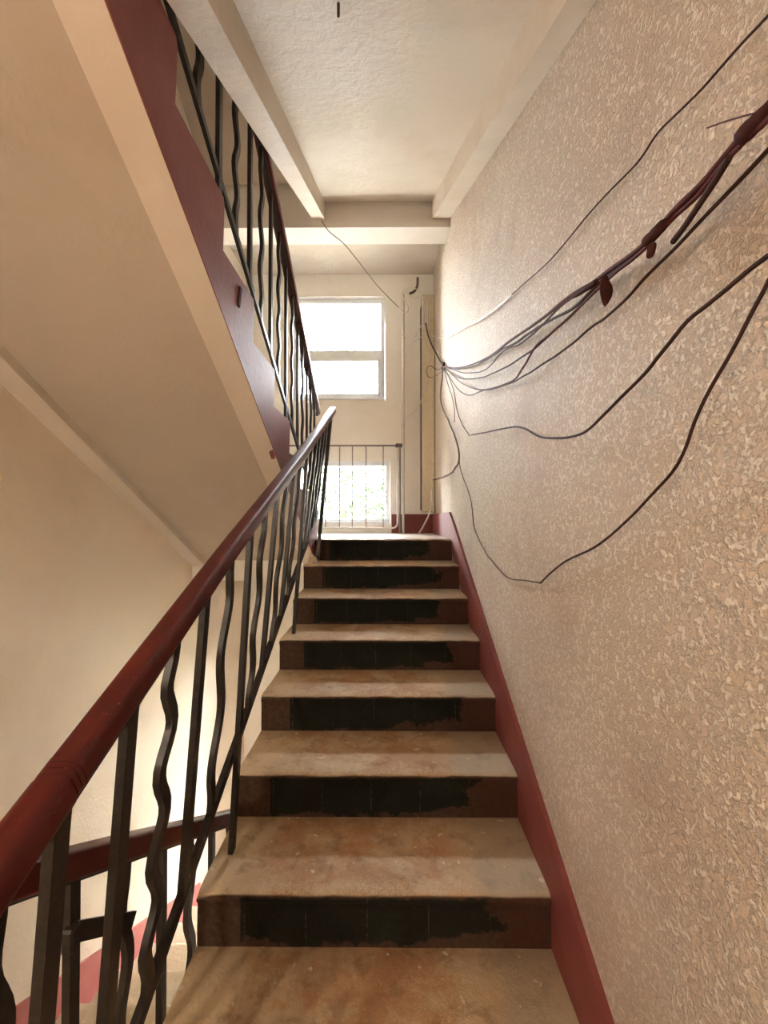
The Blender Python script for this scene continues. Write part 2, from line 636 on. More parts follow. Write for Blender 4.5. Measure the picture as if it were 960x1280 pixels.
# ------------------------------------------------------------------ stair flights
def step_mesh(x0, x1, r, depth, wear, seed, sgn=1):
    """one step: rounded, chipped nosing; origin at the centre of its top front edge. sgn -1: climbs towards -Y"""
    prof = [(.0, -r - .02), (.0, -r), (.0, -r * .5), (.0, -.030), (-.006, -.022), (-.008, -.014), (-.004, -.004), (.004, .0),
            (.018, .0005), (.06, 0), (.15, -.0015), (depth, 0), (depth, -.05)]
    nx = 26
    mb = MB()
    vs = []
    w = x1 - x0
    for i in range(nx + 1):
        x = -w / 2 + w * i / nx
        edge = 1 if 0 < i < nx else 1.8
        for j, (y, z) in enumerate(prof):
            k = 1.0 if 3 <= j <= 8 else .25
            if j in (0, 11, 12):
                k = 0
            a = noise.noise(Vector((x * 9 + seed * 13.1, j * .25, seed)))
            b = noise.noise(Vector((x * 38 + seed * 5.7, j * .4, seed + 40)))
            d = wear * k * edge * (a * .6 + b * .6)
            vs.append((x, (y + abs(d) * .9) * sgn, z - abs(d) * (1 if j >= 3 else 0)))
    m = len(prof)
    fs = []
    for i in range(nx):
        for j in range(m):
            k = (j + 1) % m
            fs.append([i * m + j, i * m + k, (i + 1) * m + k, (i + 1) * m + j])
    fs.append(list(range(m)))
    fs.append([nx * m + j for j in range(m)][::-1])
    return mb.add(vs, fs)


def flight_main():
    t = thing('stair_flight', ((XL + XR) / 2, YE1, LOW), 'worn concrete stair flight with dark green risers climbing to the window', 'stairs')
    for k in range(NST):
        o = Vector(((XL + XR) / 2, D0 - k * T, LAND - k * R1))
        depth = T if k else .006
        mb = step_mesh(XL, XR + .012, R1, depth + .012, .010, k + 1)
        mb.v = [v + o for v in mb.v]
        obj('step', mb, 'step', t, o, 60)
    # rib-edged slab under the steps
    sl = R1 / T
    for x0, x1 in ((XL + .01, XL + .11), (XR - .1, XR)):
        obj('stringer', MB().prism([(D0 + .0, LAND - .16), (D0 + .0, LAND - .36), (YE1 + .05, LOW - .30), (YE1 + .05, LOW - .02)], x0, x1), 'soffit', t)
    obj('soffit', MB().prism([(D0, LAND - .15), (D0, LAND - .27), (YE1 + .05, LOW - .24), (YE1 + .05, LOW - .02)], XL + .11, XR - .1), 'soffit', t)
    return t


flight_main()


def zig(y1, z1, r, n, drop, slope, ylow):
    """sawtooth side profile of a flight that climbs towards -Y from (y1, z1)"""
    pts = []
    for k in range(n):
        y = y1 - k * T
        z = z1 + k * r
        pts += [(y + .002, z - .004 if k else z), (y + .012, z + r - .02), (y + .004, z + r)]
    pts.append((y1 - n * T + .05, z1 + n * r))
    yb = y1 - n * T + .05
    pts.append((yb, drop(yb)))
    pts.append((ylow, drop(ylow)))
    return pts


def flight_left(name_label, dz, mat_side, x_in, x_out, rib=.097, pale=False, steps=True, chips=True):
    """left-hand flight climbing towards the viewer; side facing the stairwell at x_in"""
    z1 = LAND + dz
    t = thing('stair_flight', ((x_in + x_out) / 2, Y2, z1), name_label, 'stairs')
    drop = lambda y: .926 - .545 * (y - .762) + dz
    poly = zig(Y2, z1, R2, NST, drop, .545, Y2 + .004)
    obj('side_stringer', MB().prism(poly, x_in, x_in - .003), mat_side, t)
    low = [(Y2 + .004, drop(Y2 + .004)), (Y2 + .004, z1), (YE + .02, TOPL + dz - .17), (YE + .02, drop(YE + .02))]
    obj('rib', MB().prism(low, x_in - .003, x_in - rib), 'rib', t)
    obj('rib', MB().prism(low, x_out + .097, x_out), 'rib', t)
    rec = [(Y2 + .004, drop(Y2 + .004) + .045), (Y2 + .004, z1 + .01), (YE + .02, TOPL + dz - .16), (YE + .02, drop(YE + .02) + .045)]
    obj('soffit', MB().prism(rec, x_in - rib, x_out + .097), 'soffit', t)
    if steps:
        for k in range(NST):
            o = Vector(((x_in + x_out) / 2, Y2 - k * T, z1 + (k + 1) * R2))
            mb = step_mesh(x_out, x_in - .014, R2, T + .012, .006, k + 50, -1)
            mb.v = [v + o for v in mb.v]
            obj('step', mb, 'step_pale' if pale else 'step', t, o, 60)
    return t, drop


fu, drop_u = flight_left('stair flight overhead on the left with a red sawtooth side', 0, 'red', XS, WLFT)
flight_left('pale stair flight descending beyond the railing at lower left', -(STOREY - .0) + (STOREY - NST * R1 - NST * R2), 'red', XS - .03, WLFT, pale=True)
flight_left('cream flight underside seen through the gaps of the overhead railing', UPL - LAND, 'red', XS, WLFT, steps=False)

# embedded steel plate and a chipped stub on the red side
pl = MB().box(-.006, .004, -.009, .009, -.036, .036)
ctr = on_x(299, 371, XS)
rot = Matrix.Rotation(-.25, 3, 'X')
pl.v = [rot @ v + ctr for v in pl.v]
obj('steel_plate', pl, 'tape', fu)
ck = on_x(341, 566, XS)
obj('broken_corner', MB().prism([(ck.y - .02, ck.z + .0), (ck.y + .03, ck.z + .02), (ck.y + .02, ck.z - .025)], XS - .012, XS + .004), 'red', fu)


def flight_over():
    """flight above the viewer, parallel to the one in front"""
    t = thing('stair_flight', ((XL + XR) / 2, D0, 2.2), 'cream plastered stair flight underside with side ribs above the main steps', 'stairs')
    s = .487
    def skew(mb):
        for v in mb.v:
            v.x = min(v.x + (3.1 - v.y) * .03, WR - .002)
        return mb
    rb = lambda y: 2.204 + (y - 3.1) * s
    rc = lambda y: 2.332 + (y - 3.1) * s
    yb, yf = .442, 3.128
    top = lambda y: rb(y) + .34
    for nm, x0, x1 in (('rib', -.552, -.462), ('rib', .335, WR - .002)):
        n = 24
        poly = [(yf, rb(yf)), (yf, top(yf)), (yb, top(yb)), (yb, rb(yb))]
        obj(nm, skew(MB().prism(poly, x0, x1)), 'ceil', t)
    obj('soffit', skew(MB().prism([(yf, rc(yf)), (yf, top(yf)), (yb, top(yb)), (yb, rc(yb))], -.462, .335)), 'ceil', t)
    for k in range(NST):
        o = Vector(((XL + XR) / 2, 3.12 - k * T, UPL - k * R1))
        mb = step_mesh(-.55, WR - .004, R1, (T if k else .005) + .01, .006, k + 80)
        mb.v = [v + o for v in mb.v]
        obj('step', mb, 'step', t, o, 60)
    # rusty hanger stub sticking out of the plaster
    p = on_y(423, 2, 1.25)
    z = rc(1.25)
    p = ray(423, 4)
    y = (2.332 - 3.1 * s) / (p.z - s * p.y) * p.y
    q = p * (y / p.y)
    obj('hanger_stub', MB().tube([q + Vector((0, 0, .02)), q + Vector((0, 0, -.035))], .004, 8), 'steel', t)
    return t


flight_over()

# ------------------------------------------------------------------ skirtings
nose = lambda y: LAND - (D0 - y) * R1 / T
sk = MB()
ya = YE1 - .1
top_r = [(ya, nose(ya) + .148), (D0 - .08, nose(D0 - .08) + .146), (D0 + .12, LAND + .192), (WALL_Y, LAND + .188)]
bot_r = [(WALL_Y, LAND - .02), (D0 + .05, LAND - .05), (ya, nose(ya) - .24)]
sk.prism(top_r + bot_r, XR + .002, WR + .01)
tag(obj('trim_1', sk, 'red'), kind='structure')
tag(obj('trim_2', MB().box(WX1 + .065, XR + .003, WALL_Y - .014, WALL_Y + .01, LAND - .01, LAND + .188), 'red'), kind='structure')
tag(obj('trim_3', MB().box(WLFT, WX0 - .01, WALL_Y - .014, WALL_Y + .01, LAND - .01, LAND + .188), 'red'), kind='structure')
d_l = LOW - NST * R2 - LAND
tl = lambda y: -1.839 - .553 * (y - 1.607)
tag(obj('trim_4', MB().prism([(.75, tl(.75)), (Y2 + .15, tl(Y2 + .15)), (Y2 + .15, tl(Y2 + .15) - .38), (.75, tl(.75) - .38)], WLFT - .01, WLFT + .014), 'red_pale'), kind='structure')


# ------------------------------------------------------------------ railings
def bar_section(w, d):
    return [(-w / 2, -d / 2), (w / 2, -d / 2), (w / 2, d / 2), (-w / 2, d / 2)]


def baluster(p0, p1, wavy, w=.020, d=.012, amp=.018, period=.21, phase=0.0):
    """flat bar from p0 (bottom) to p1 (top); wavy ones snake in the plane of the railing"""
    p0, p1 = Vector(p0), Vector(p1)
    n = 34 if wavy else 2
    path = []
    L = (p1 - p0).length
    for i in range(n + 1):
        t = i / n
        p = p0.lerp(p1, t)
        if wavy:
            env = min(1, t * 7, (1 - t) * 7)
            p = p + Vector((0, amp * env * math.sin(2 * math.pi * (t * L / period) + phase), 0))
        path.append(p)
    mb = MB()
    # fixed frame: width along Y, thickness along X
    vs = []
    for i, p in enumerate(path):
        tg = (path[min(i + 1, n)] - path[max(i - 1, 0)]).normalized()
        side = Vector((0, 1, 0)) - tg * tg.y
        side.normalize()
        th = tg.cross(side)
        for a, b in bar_section(w, d):
            vs.append(p + side * a + th * b)
    m = 4
    fs = [[i * m + j, i * m + (j + 1) % m, (i + 1) * m + (j + 1) % m, (i + 1) * m + j] for i in range(n) for j in range(m)]
    fs += [[3, 2, 1, 0], [n * m + j for j in range(m)]]
    return mb.add(vs, fs)


def round_rect(w, h, r=.014, seg=4):
    pts = []
    for cx, cy, a0 in ((w / 2 - r, h / 2 - r, 0), (-w / 2 + r, h / 2 - r, 90), (-w / 2 + r, -h / 2 + r, 180), (w / 2 - r, -h / 2 + r, 270)):
        for k in range(seg + 1):
            a = math.radians(a0 + 90 * k / seg)
            pts.append((cx + r * math.cos(a), cy + r * math.sin(a)))
    return pts


def interp(tab, y):
    for (a, b), (c, d) in zip(tab, tab[1:]):
        if y <= c:
            break
    return b + (d - b) * (y - a) / (c - a)


# --- railing of the flight in front
def railing_main():
    t = thing('stair_railing', (-.485, YE1, LOW), 'dark red handrail on straight and wavy black balusters beside the main steps', 'railing')
    xb = lambda y: -.487 + .004 * (y - 1)
    zb = lambda y: nose(y) + .225 + .0 * y
    RX = [(-.3, -.442), (.5, -.436), (1.2, -.432), (2.1, -.415), (3.0, -.392), (3.4, -.388)]
    RH = [(-.3, 1.01), (.5, 1.0), (1.2, .965), (2.1, .915), (3.0, .90), (3.4, .90)]
    rx = lambda y: interp(RX, y)
    rz = lambda y: nose(y) + interp(RH, y) - .004
    y0, y1 = .18, 3.06
    ys = [.545 + (y1 - .545) * i / 30 for i in range(31)]
    obj('handrail', MB().sweep([(rx(y), y, rz(y)) for y in ys], round_rect(.047, .047, .011)), 'rail', t, None, 40)
    ys = [y0 + (.56 - y0) * i / 8 for i in range(9)]
    hs = obj('handrail_sleeve', MB().sweep([(rx(y), y, rz(y) - .002) for y in ys], round_rect(.054, .054, .018)), 'rail', t, None, 40)
    for yy in (.572, .580, .588):
        w = [(rx(yy - .006), yy - .006, rz(yy - .006)), (rx(yy + .001), yy + .001, rz(yy + .001))]
        obj('wire_wrap', MB().sweep(w, round_rect(.0505, .0505, .016)), 'rail', t, None, 40)
    flat = [(-.004, -.014), (.004, -.014), (.004, .014), (-.004, .014)]
    obj('top_bar', MB().sweep([(rx(y), y, rz(y) - .027) for y in (y0, 1.2, 2.1, y1)], [(a * 3, b * .35) for a, b in flat]), 'iron', t)
    obj('bottom_bar', MB().sweep([(xb(y), y, zb(y)) for y in (.2, 1.0, 2.0, 2.93)], [(-.008, -.015), (.008, -.015), (.008, .015), (-.008, .015)]), 'iron', t)
    # straight ones every 0.30 m, wavy ones between
    wav = {.865: (.017, .165, 2.2), 1.165: (.017, .30, 2.6), 1.505: (.016, .27, .6)}
    ysS = [.42, .57, .725, 1.02, 1.34, 1.645, 1.93, 2.20, 2.46, 2.71]
    post = {1.34: 6, 2.20: 3, .42: 9}
    for y in ysS:
        b = zb(y)
        if y in post:
            b = LAND - post[y] * R1
        obj('baluster', baluster((xb(y) + .002, y, b), (rx(y), y, rz(y) - .028), False, .027 if y > .8 else .029, .015), 'iron', t)
    yw = [(a + b) / 2 for a, b in zip(ysS[2:], ysS[3:])] + [2.83]
    for i, y in enumerate(yw):
        rr = random.Random(i + 3)
        amp, per, ph = .016, rr.uniform(.2, .3), rr.uniform(0, 6.28)
        if i == 0:
            amp, per, ph = .018, .18, 1.2
        if i == 1:
            amp, per, ph = .017, .31, 2.0
        obj('wavy_baluster', baluster((xb(y), y, zb(y)), (rx(y), y, rz(y) - .028), True, .026, .014, amp, per, ph), 'iron', t, None, 40)
    obj('end_post', baluster((-.474, 2.90, LAND - R1), (rx(2.97), 2.97, rz(2.97) - .02), False, .03, .022), 'iron', t)
    # mortar lump where the end post is set in the step
    lump = MB()
    n, m = 10, 6
    c = Vector((-.492, 2.83, LAND - R1))
    vs, fs = [], []
    for j in range(m + 1):
        for i in range(n):
            a = 2 * math.pi * i / n
            ph = j / m * math.pi / 2
            r = .045 * math.cos(ph) + .002
            d = 1 + .35 * noise.noise(Vector((i * .9, j * .7, 3)))
            vs.append(c + Vector((math.cos(a) * r * d * .7, math.sin(a) * r * d * 1.4, math.sin(ph) * .05 * d)))
    for j in range(m):
        for i in range(n):
            fs.append([j * n + i, j * n + (i + 1) % n, (j + 1) * n + (i + 1) % n, (j + 1) * n + i])
    fs.append(list(range(n))); fs.append([m * n + i for i in range(n)])
    obj('mortar_lump', lump.add(vs, fs), 'chase', t, None, 40)
    return t


railing_main()


def railing_left(label, dz, x, ylo, yhi, height, ys_s, seed, first_wavy, base=.0, bars=True, brace=None):
    """railing of a left-hand flight (climbs towards the viewer)"""
    nz = lambda y: LAND + dz + R2 + (Y2 - y) * R2 / T       # nosing line
    t = thing('stair_railing', (x, Y2, LAND + dz), label, 'railing')
    h = lambda y: (interp(height, y) if isinstance(height, list) else height)
    ys = [ylo + (yhi - ylo) * i / 16 for i in range(17)]
    obj('handrail', MB().sweep([(x, y, nz(y) + h(y)) for y in ys], round_rect(.050, .046, .007)), 'rail', t, None, 40)
    obj('top_bar', MB().sweep([(x, ylo, nz(ylo) + h(ylo) - .025), (x, yhi, nz(yhi) + h(yhi) - .025)], bar_section(.024, .010)), 'iron', t)
    obj('bottom_bar', MB().sweep([(x, ylo, nz(ylo) + .13), (x, yhi, nz(yhi) + .13)], bar_section(.012, .026)), 'iron', t)
    rr = random.Random(seed)
    for i, y in enumerate(ys_s):
        b = nz(y) + .13
        if i % 3 == 0:
            k = max(0, min(NST - 1, int((Y2 - y) / T)))
            b = LAND + dz + (k + 1) * R2 if y < Y2 else LAND + dz
        obj('baluster', baluster((x, y, b), (x, y, nz(y) + h(y) - .028), False, .025, .014), 'iron', t)
    for i, (a, c) in enumerate(zip(ys_s, ys_s[1:])):
        y = (a + c) / 2
        obj('wavy_baluster', baluster((x, y, nz(y) + .13), (x, y, nz(y) + h(y) - .028), True, .025, .014, .015, rr.uniform(.18, .25), rr.uniform(0, 6.28)), 'iron', t, None, 40)
    return t


ys_u = [.48, .74, 1.04, 1.35, 1.66, 1.96, 2.26, 2.56, 2.86, 3.16]
railing_left('black baluster railing of the overhead left flight, its top hidden by ceiling', 0, -.54, .46, 3.28, .90, ys_u, 11, True)
dzl = LOW - NST * R2 - LAND
ys_l = [.47, .767, 1.075, 1.38, 1.68, 1.98, 2.28, 2.58, 2.88]
rl = railing_left('lower railing with brown handrail descending behind the main balusters', dzl, -.562, .46, 3.2, [(.4, .915), (.72, .905), (1.02, .893), (1.5, .868), (3.2, .80)], ys_l, 23, False)
# repair strap bridging two lower balusters
a = on_x(88, 1166, -.555); b = on_x(165, 1150, -.555)
st = obj('repair_strap', MB().sweep([a, b], bar_section(.010, .030)), 'iron', rl)
obj('strap_end', MB().cbox(a.x - .010, a.x + .012, a.y - .012, a.y + .012, a.z - .030, a.z + .012, .004), 'iron', st)


# ------------------------------------------------------------------ windows
def window(name, x0, x1, z0, z1, transom=None):
    t = thing(name, ((x0 + x1) / 2, WIN_Y, z0), kind='structure')
    y0, y1, w = WIN_Y - .03, WIN_Y + .03, .042

    def frame(nm, a, b, c, d, w, y0, y1, parent):
        mb = MB()
        mb.cbox(a, a + w, y0, y1, c, d); mb.cbox(b - w, b, y0, y1, c, d)
        mb.cbox(a + w - .002, b - w + .002, y0, y1, c, c + w); mb.cbox(a + w - .002, b - w + .002, y0, y1, d - w, d)
        return obj(nm, mb, 'pvc', parent)
    fr = frame('window_frame', x0 + .001, x1 - .001, z0 + .001, z1 - .001, w, y0, y1, t)
    if transom:
        tz = transom
        obj('transom', MB().cbox(x0 + w - .002, x1 - w + .002, y0, y1, tz - .042, tz + .042), 'pvc', t)
        sash = frame('sash', x0 + w - .004, x1 - w + .004, z0 + w - .004, tz - .038, .036, y0 - .012, y1 - .01, t)
        obj('pane', MB().box(x0 + w, x1 - w, WIN_Y - .004, WIN_Y + .004, z0 + w, tz - .04), 'glass', sash)
        obj('pane', MB().box(x0 + w, x1 - w, WIN_Y - .004, WIN_Y + .004, tz + .04, z1 - w), 'glass', t)
    else:
        obj('pane', MB().box(x0 + w, x1 - w, WIN_Y - .004, WIN_Y + .004, z0 + w, z1 - w), 'glass', t)
    obj('window_sill', MB().cbox(x0 + .002, x1 - .002, WALL_Y - .03, WIN_Y - .032, z0 + .001, z0 + .022), 'pvc', t)
    return t


for n, h in enumerate(HOLES):
    window('window_%d' % (n + 1), *h)

# ------------------------------------------------------------------ window guard, pipes
GY = 4.12
gt = on_y(450, 557, GY).z
gb = on_y(450, 660, GY).z
gr = on_y(497, 600, GY).x
gl = WX0 - .02
g = thing('window_guard', ((gl + gr) / 2, GY, LAND), 'thin grey pipe guard with upright bars before the floor-level window', 'guard rail')
rc_ = .05
loop = [Vector((gl, GY, gt))]
loop += [Vector((gr, GY, gt))]
obj('top_rail', MB().tube([(gl, GY, gt), (gr + .02, GY, gt)], .009, 10), 'grille', g, None, 40)
pth = [Vector((gr, GY, gt))]
pth += [Vector((gr, GY, gb + rc_))]
for i in range(1, 7):
    a = math.pi / 2 * i / 6
    pth.append(Vector((gr - rc_ + rc_ * math.cos(a), GY, gb + rc_ - rc_ * math.sin(a))))
pth.append(Vector((gl, GY, gb)))
obj('bent_frame', MB().tube(pth, .010, 10), 'white_pipe', g, None, 40)
for u in (407, 424.5, 440.5, 457.5, 479):
    x = on_y(u, 610, GY).x
    obj('upright_bar', MB().tube([(x, GY, gb), (x, GY, gt)], .0055, 8), 'grille', g, None, 40)
x = on_y(407, 610, GY).x
i = 0
while x - .14 > gl:
    x -= .135
    obj('upright_bar', MB().tube([(x, GY, gb), (x, GY, gt)], .0055, 8), 'grille', g, None, 40)
obj('wall_anchor', MB().cbox(gr - .02, gr + .045, GY - .02, GY + .02, gt - .018, gt + .018), 'steel', g)
obj('foot', MB().tube([(gr + .022, GY + .012, LAND), (gr + .022, GY + .012, gt)], .010, 10), 'grille', g, None, 40)

PY = 4.19
pu = on_y(504, 500, PY)
p = thing('riser_pipe', (pu.x, PY, LAND), 'slim white vertical pipe between the window and the corner chase', 'pipe')
ztop = on_y(504, 368, PY).z
obj('pipe', MB().tube([(pu.x, PY, LAND), (pu.x, PY, ztop)], .013, 12), 'white_pipe', p, None, 40)
for v in (420, 530, 604):
    z = on_y(504, v, PY).z
    obj('clip', MB().cbox(pu.x - .018, pu.x + .018, PY - .016, WALL_Y + .001, z - .012, z + .012, .003), 'white_pipe', p)

CX0 = on_y(527.5, 500, 4.15).x
CX1 = WR - .001
ct, cb = on_y(530, 368, 4.15).z, on_y(530, 640, 4.15).z
c = thing('conduit_chase', ((CX0 + CX1) / 2, 4.2, cb), 'cream boxed conduit chase standing in the far right corner', 'duct')
obj('cover', MB().cbox(CX0, CX1, 4.15, WALL_Y + .002, cb, ct, .006), 'chase', c)
obj('shadow_gap_strip', MB().cbox(CX0 - .010, CX0 - .003, 4.165, WALL_Y + .002, cb + .02, ct - .1, .003), 'steel', c)  # dark strip modelled in place of the shadow gap beside the chase
tag(obj('conduit_tube', MB().tube([(CX0 + .01, 4.14, on_y(528, 406, 4.14).z), (CX0 + .01, 4.14, on_y(528, 374, 4.14).z)], .012, 12), 'cable_white', None, None, 40),
    'short white plastic tube at the top of the corner chase', 'conduit')
tag(obj('conduit_tube', MB().tube([(WR - .014, 4.137, LAND + .2), (WR - .014, 4.137, on_y(539, 425, 4.13).z)], .010, 12), 'chase', None, None, 40),
    'thin cream tube running down the far corner beside the textured wall', 'conduit')
hk = [on_y(522, 347, 4.17), on_y(521.5, 357, 4.17), on_y(518, 364, 4.16), on_y(512, 367, 4.15)]
tag(obj('pipe_stub', MB().tube(smooth_path(hk, .02), .012, 10), 'cable_grey', None, None, 40), 'bent grey steel stub poking from the ceiling above the chase', 'pipe')


# ------------------------------------------------------------------ cables
def cable(pts, r, mat, label, name='cable', wob=.0018, seed=1, group=None, rad_n=7):
    o = obj(name, MB().tube(smooth_path(pts, .012, wob, seed), r, rad_n), mat, None, None, 60)
    return tag(o, label, 'cable', group)


def wx(uvs, off, off2=None):
    """pixels on the plane of the right wall, standing off by off .. off2 metres"""
    off2 = off if off2 is None else off2
    n = len(uvs)
    return [on_x(u, v, WR - (off + (off2 - off) * i / max(1, n - 1))) for i, (u, v) in enumerate(uvs)]


KNOT = on_x(554, 458, WR - .02)
# bundle
main = [(985, 116), (954, 141), (935, 161), (907, 194), (876, 231), (847, 259), (822, 287), (797, 312), (766, 335), (741, 353), (719, 366), (695, 384), (667, 406), (639, 425), (614, 444), (592, 455), (570, 460)]
cable(wx(main, .07, .02) + [KNOT], .0042, 'cable_maroon', 'thick maroon cable forming the top strand of the tied wall bundle', seed=1)
s2 = [(985, 120), (954, 146), (935, 167), (906, 199), (876, 236), (848, 263), (824, 292), (800, 314), (776, 334), (739, 364), (714, 387), (682, 403), (645, 428), (626, 438), (598, 455), (575, 461)]
cable(wx(s2, .065, .02) + [KNOT], .0036, 'cable_dark', 'dark cable just under the top strand of the tied wall bundle', seed=2)
s3 = [(985, 124), (958, 150), (930, 176), (902, 206), (872, 244), (842, 272), (815, 302), (790, 324), (768, 341), (741, 367), (714, 394), (690, 416), (670, 433), (654, 459), (642, 475), (620, 484), (598, 487), (576, 478), (563, 466)]
cable(wx(s3, .07, .02) + [KNOT], .0032, 'cable_maroon', 'maroon cable that leaves the wall bundle in a steep drop to the knot', seed=3)
s4 = [(985, 112), (950, 150), (926, 176), (898, 206), (868, 243), (838, 271), (812, 300), (780, 330), (748, 360), (712, 396), (692, 414), (670, 434), (650, 448), (632, 459), (601, 472), (576, 473), (562, 465)]
cable(wx(s4, .06, .02) + [KNOT], .0030, 'cable_dark', 'dark strand of the wall bundle sagging below its fork', seed=4)
s5 = [(985, 116), (948, 156), (920, 186), (893, 217), (860, 252), (830, 286), (806, 310), (774, 332), (745, 356), (705, 380), (672, 412), (650, 430), (628, 440), (605, 463), (580, 466), (566, 462)]
cable(wx(s5, .06, .02) + [KNOT], .0026, 'cable_maroon', 'slim maroon strand in the middle of the tied wall bundle', seed=5)
sE = [(985, 160), (960, 187), (919, 231), (879, 272), (847, 306), (807, 347), (785, 372), (757, 397), (739, 409), (714, 431), (682, 453), (657, 469), (636, 480), (614, 487), (601, 489), (587, 494), (573, 487), (560, 468)]
cable(wx(sE, .045, .02) + [KNOT], .0027, 'cable_dark', 'long dark cable running just below the tied bundle', seed=6)
cable(wx([(912, 197), (895, 225), (876, 253), (858, 280), (841, 303)], .07, .05), .0042, 'cable_dark', 'cut dark cable end hanging under the tied bundle', seed=7, wob=.001)
sG = [(985, 300), (960, 319), (935, 338), (910, 359), (884, 380), (860, 400), (838, 428), (820, 450), (807, 466), (779, 494), (757, 516), (736, 537), (720, 545), (695, 548), (673, 545), (654, 535), (639, 534), (614, 539), (589, 544)]
cable(wx(sG, .075, .03), .0029, 'cable_dark', 'dark cable with a loose end curving through the middle of the textured wall', seed=8, wob=.0015)
sH = [(985, 300), (960, 353), (935, 400), (914, 440), (887, 486), (868, 527), (857, 559), (841, 589), (813, 621), (786, 648), (745, 683), (708, 701), (690, 715), (675, 729)]
cable(wx(sH, .05, .012), .0024, 'cable_dark', 'lowest dark cable swooping down the textured wall to a sharp kink', seed=9, wob=.0015)
sI = [(675, 729), (665, 727), (635, 722), (621, 708), (607, 690), (593, 660), (588, 623), (577, 591), (574, 577)]
cable(wx(sI, .012), .0026, 'cable_grey', 'thin grey wire rising from the kink of the lowest cable', seed=10, wob=.003)
sJ = [(553, 469), (551, 500), (560, 525), (570, 550), (574, 572), (570, 584), (558, 595), (541, 600)]
cable([KNOT] + wx(sJ, .02, .02), .0058, 'cable_grey', 'grey cable hanging from the knot and hooking back into the corner', seed=11, wob=.004)
cable([KNOT] + wx([(560, 480), (567, 505), (568, 528)], .02), .0030, 'cable_grey', 'short grey wire dangling straight below the knot', seed=12)
cable([KNOT] + wx([(566, 484), (571, 512), (578, 531), (587, 545)], .02), .0028, 'cable_grey', 'grey wire dropping from the knot toward the loose cable end', seed=13)
# single wire high on the wall, white where it nears the corner
w1 = [(985, -10), (960, 19), (920, 62), (879, 109), (850, 138), (822, 166), (797, 203), (757, 244), (732, 272), (707, 303), (684, 329), (660, 350), (640, 368)]
cable(wx(w1, .012), .0018, 'cable_dark', 'single thin dark wire highest on the textured wall', seed=14, wob=.0008)
w2 = [(640, 368), (614, 391), (598, 401), (582, 409), (566, 418), (554, 423)]
cable(wx(w2, .012, .02) + [on_y(543, 420, 4.08), on_y(533, 417, 4.1), on_y(520, 426, 4.1), on_y(505, 432, 4.14)], .0040, 'cable_white', 'white wire end continuing from the wall across to the pipe', seed=15, wob=.004)
# knot ring, tape, tangle at the chase
tag(obj('cable_knot', MB().tube([KNOT + Vector((0, .024 * math.cos(a), .026 * math.sin(a))) + Vector((.004 * math.sin(3 * a), 0, 0)) for a in [i * math.pi / 8 for i in range(18)]], .010, 8), 'cable_dark', None, None, 60),
    'dark twisted knot where the wall cables gather at the corner', 'knot')
up = [KNOT, on_y(548, 447, 3.7), on_y(541, 434, 3.95), on_y(535, 419, 4.08), on_y(532, 404, 4.12)]
cable(up, .0075, 'cable_grey', 'grey cable rising from the knot to the top of the chase', seed=16)
cable([KNOT, on_y(546, 462, 3.7), on_y(537, 457, 4.0), on_y(533, 464, 4.1), on_y(537, 472, 4.0), on_y(546, 469, 3.6), KNOT + Vector((0, .02, -.02))], .0035, 'cable_grey', 'small grey wire loop curling left of the knot', seed=17)
cable([on_y(402, 276, 3.118), on_y(412, 290, 3.13), on_y(430, 305, 3.25), on_y(452, 332, 3.5), on_y(470, 355, 3.9), on_y(487, 373, 4.05), on_y(498, 384, 4.14)], .0032, 'cable_grey', 'thin grey wire strung from the landing beam down to the pipe', seed=18)
cable([on_y(498, 384, 4.14), on_y(505, 391, 4.14), on_y(510, 388, 4.14), on_y(509, 381, 4.14), on_y(504, 372, 4.14), on_y(503, 364, 4.14), on_y(508, 366, 4.13), on_y(516, 373, 4.12), on_y(526, 371, 4.12), on_y(533, 376, 4.12), on_y(535, 395, 4.12), on_y(534, 418, 4.1)], .0052, 'cable_white', 'white cable looping over the tops of pipe and chase', seed=19)
cable([on_y(505, 362, 4.15), on_y(514, 359, 4.13), on_y(525, 366, 4.12), on_y(531, 385, 4.12), on_y(533, 405, 4.12), on_y(538, 428, 4.12)], .0045, 'cable_white', 'second white cable draped over the front of the chase', seed=20)
cable([on_y(537, 472, 4.1), on_y(530, 487, 4.1), on_y(525, 505, 4.11), on_y(514, 517, 4.14), on_y(505, 524, 4.15)], .0045, 'cable_white', 'pale wire sloping from the chase down to the pipe', seed=21)
cable([on_y(528, 405, 4.12), on_y(523, 413, 4.12), on_y(519, 421, 4.13)], .0045, 'cable_white', 'short white wire tail below the plastic tube', seed=22)
cable([on_y(539.5, 612, 4.1), on_y(539, 630, 4.1), on_y(536, 644, 4.08), on_y(530, 656, 4.06), on_y(523, 668, 4.05)], .0085, 'cable_white', 'pale cable bending out of the corner onto the landing floor', seed=23)

# tape and tags on the bundle
def wrap(u, v, u2, v2, off, r, label):
    a, b = on_x(u, v, WR - off), on_x(u2, v2, WR - off)
    path = [a.lerp(b, i / 8) for i in range(9)]
    mb = MB()
    n = 10
    vs, fs = [], []
    t = (b - a).normalized()
    side = t.cross(Vector((1, 0, 0))).normalized()
    up = side.cross(t)
    for i, p in enumerate(path):
        rr = r * (1 + .25 * noise.noise(Vector((i * 1.7, u, 0)))) * (.75 if i in (0, 8) else 1)
        for k in range(n):
            an = 2 * math.pi * k / n
            vs.append(p + (side * math.cos(an) + up * math.sin(an)) * rr)
    for i in range(8):
        for k in range(n):
            fs.append([i * n + k, i * n + (k + 1) % n, (i + 1) * n + (k + 1) % n, (i + 1) * n + k])
    fs += [list(range(n)), [8 * n + k for k in range(n)]]
    return tag(obj('tape_wrap', mb.add(vs, fs), 'tape', None, None, 50), label, 'tape')


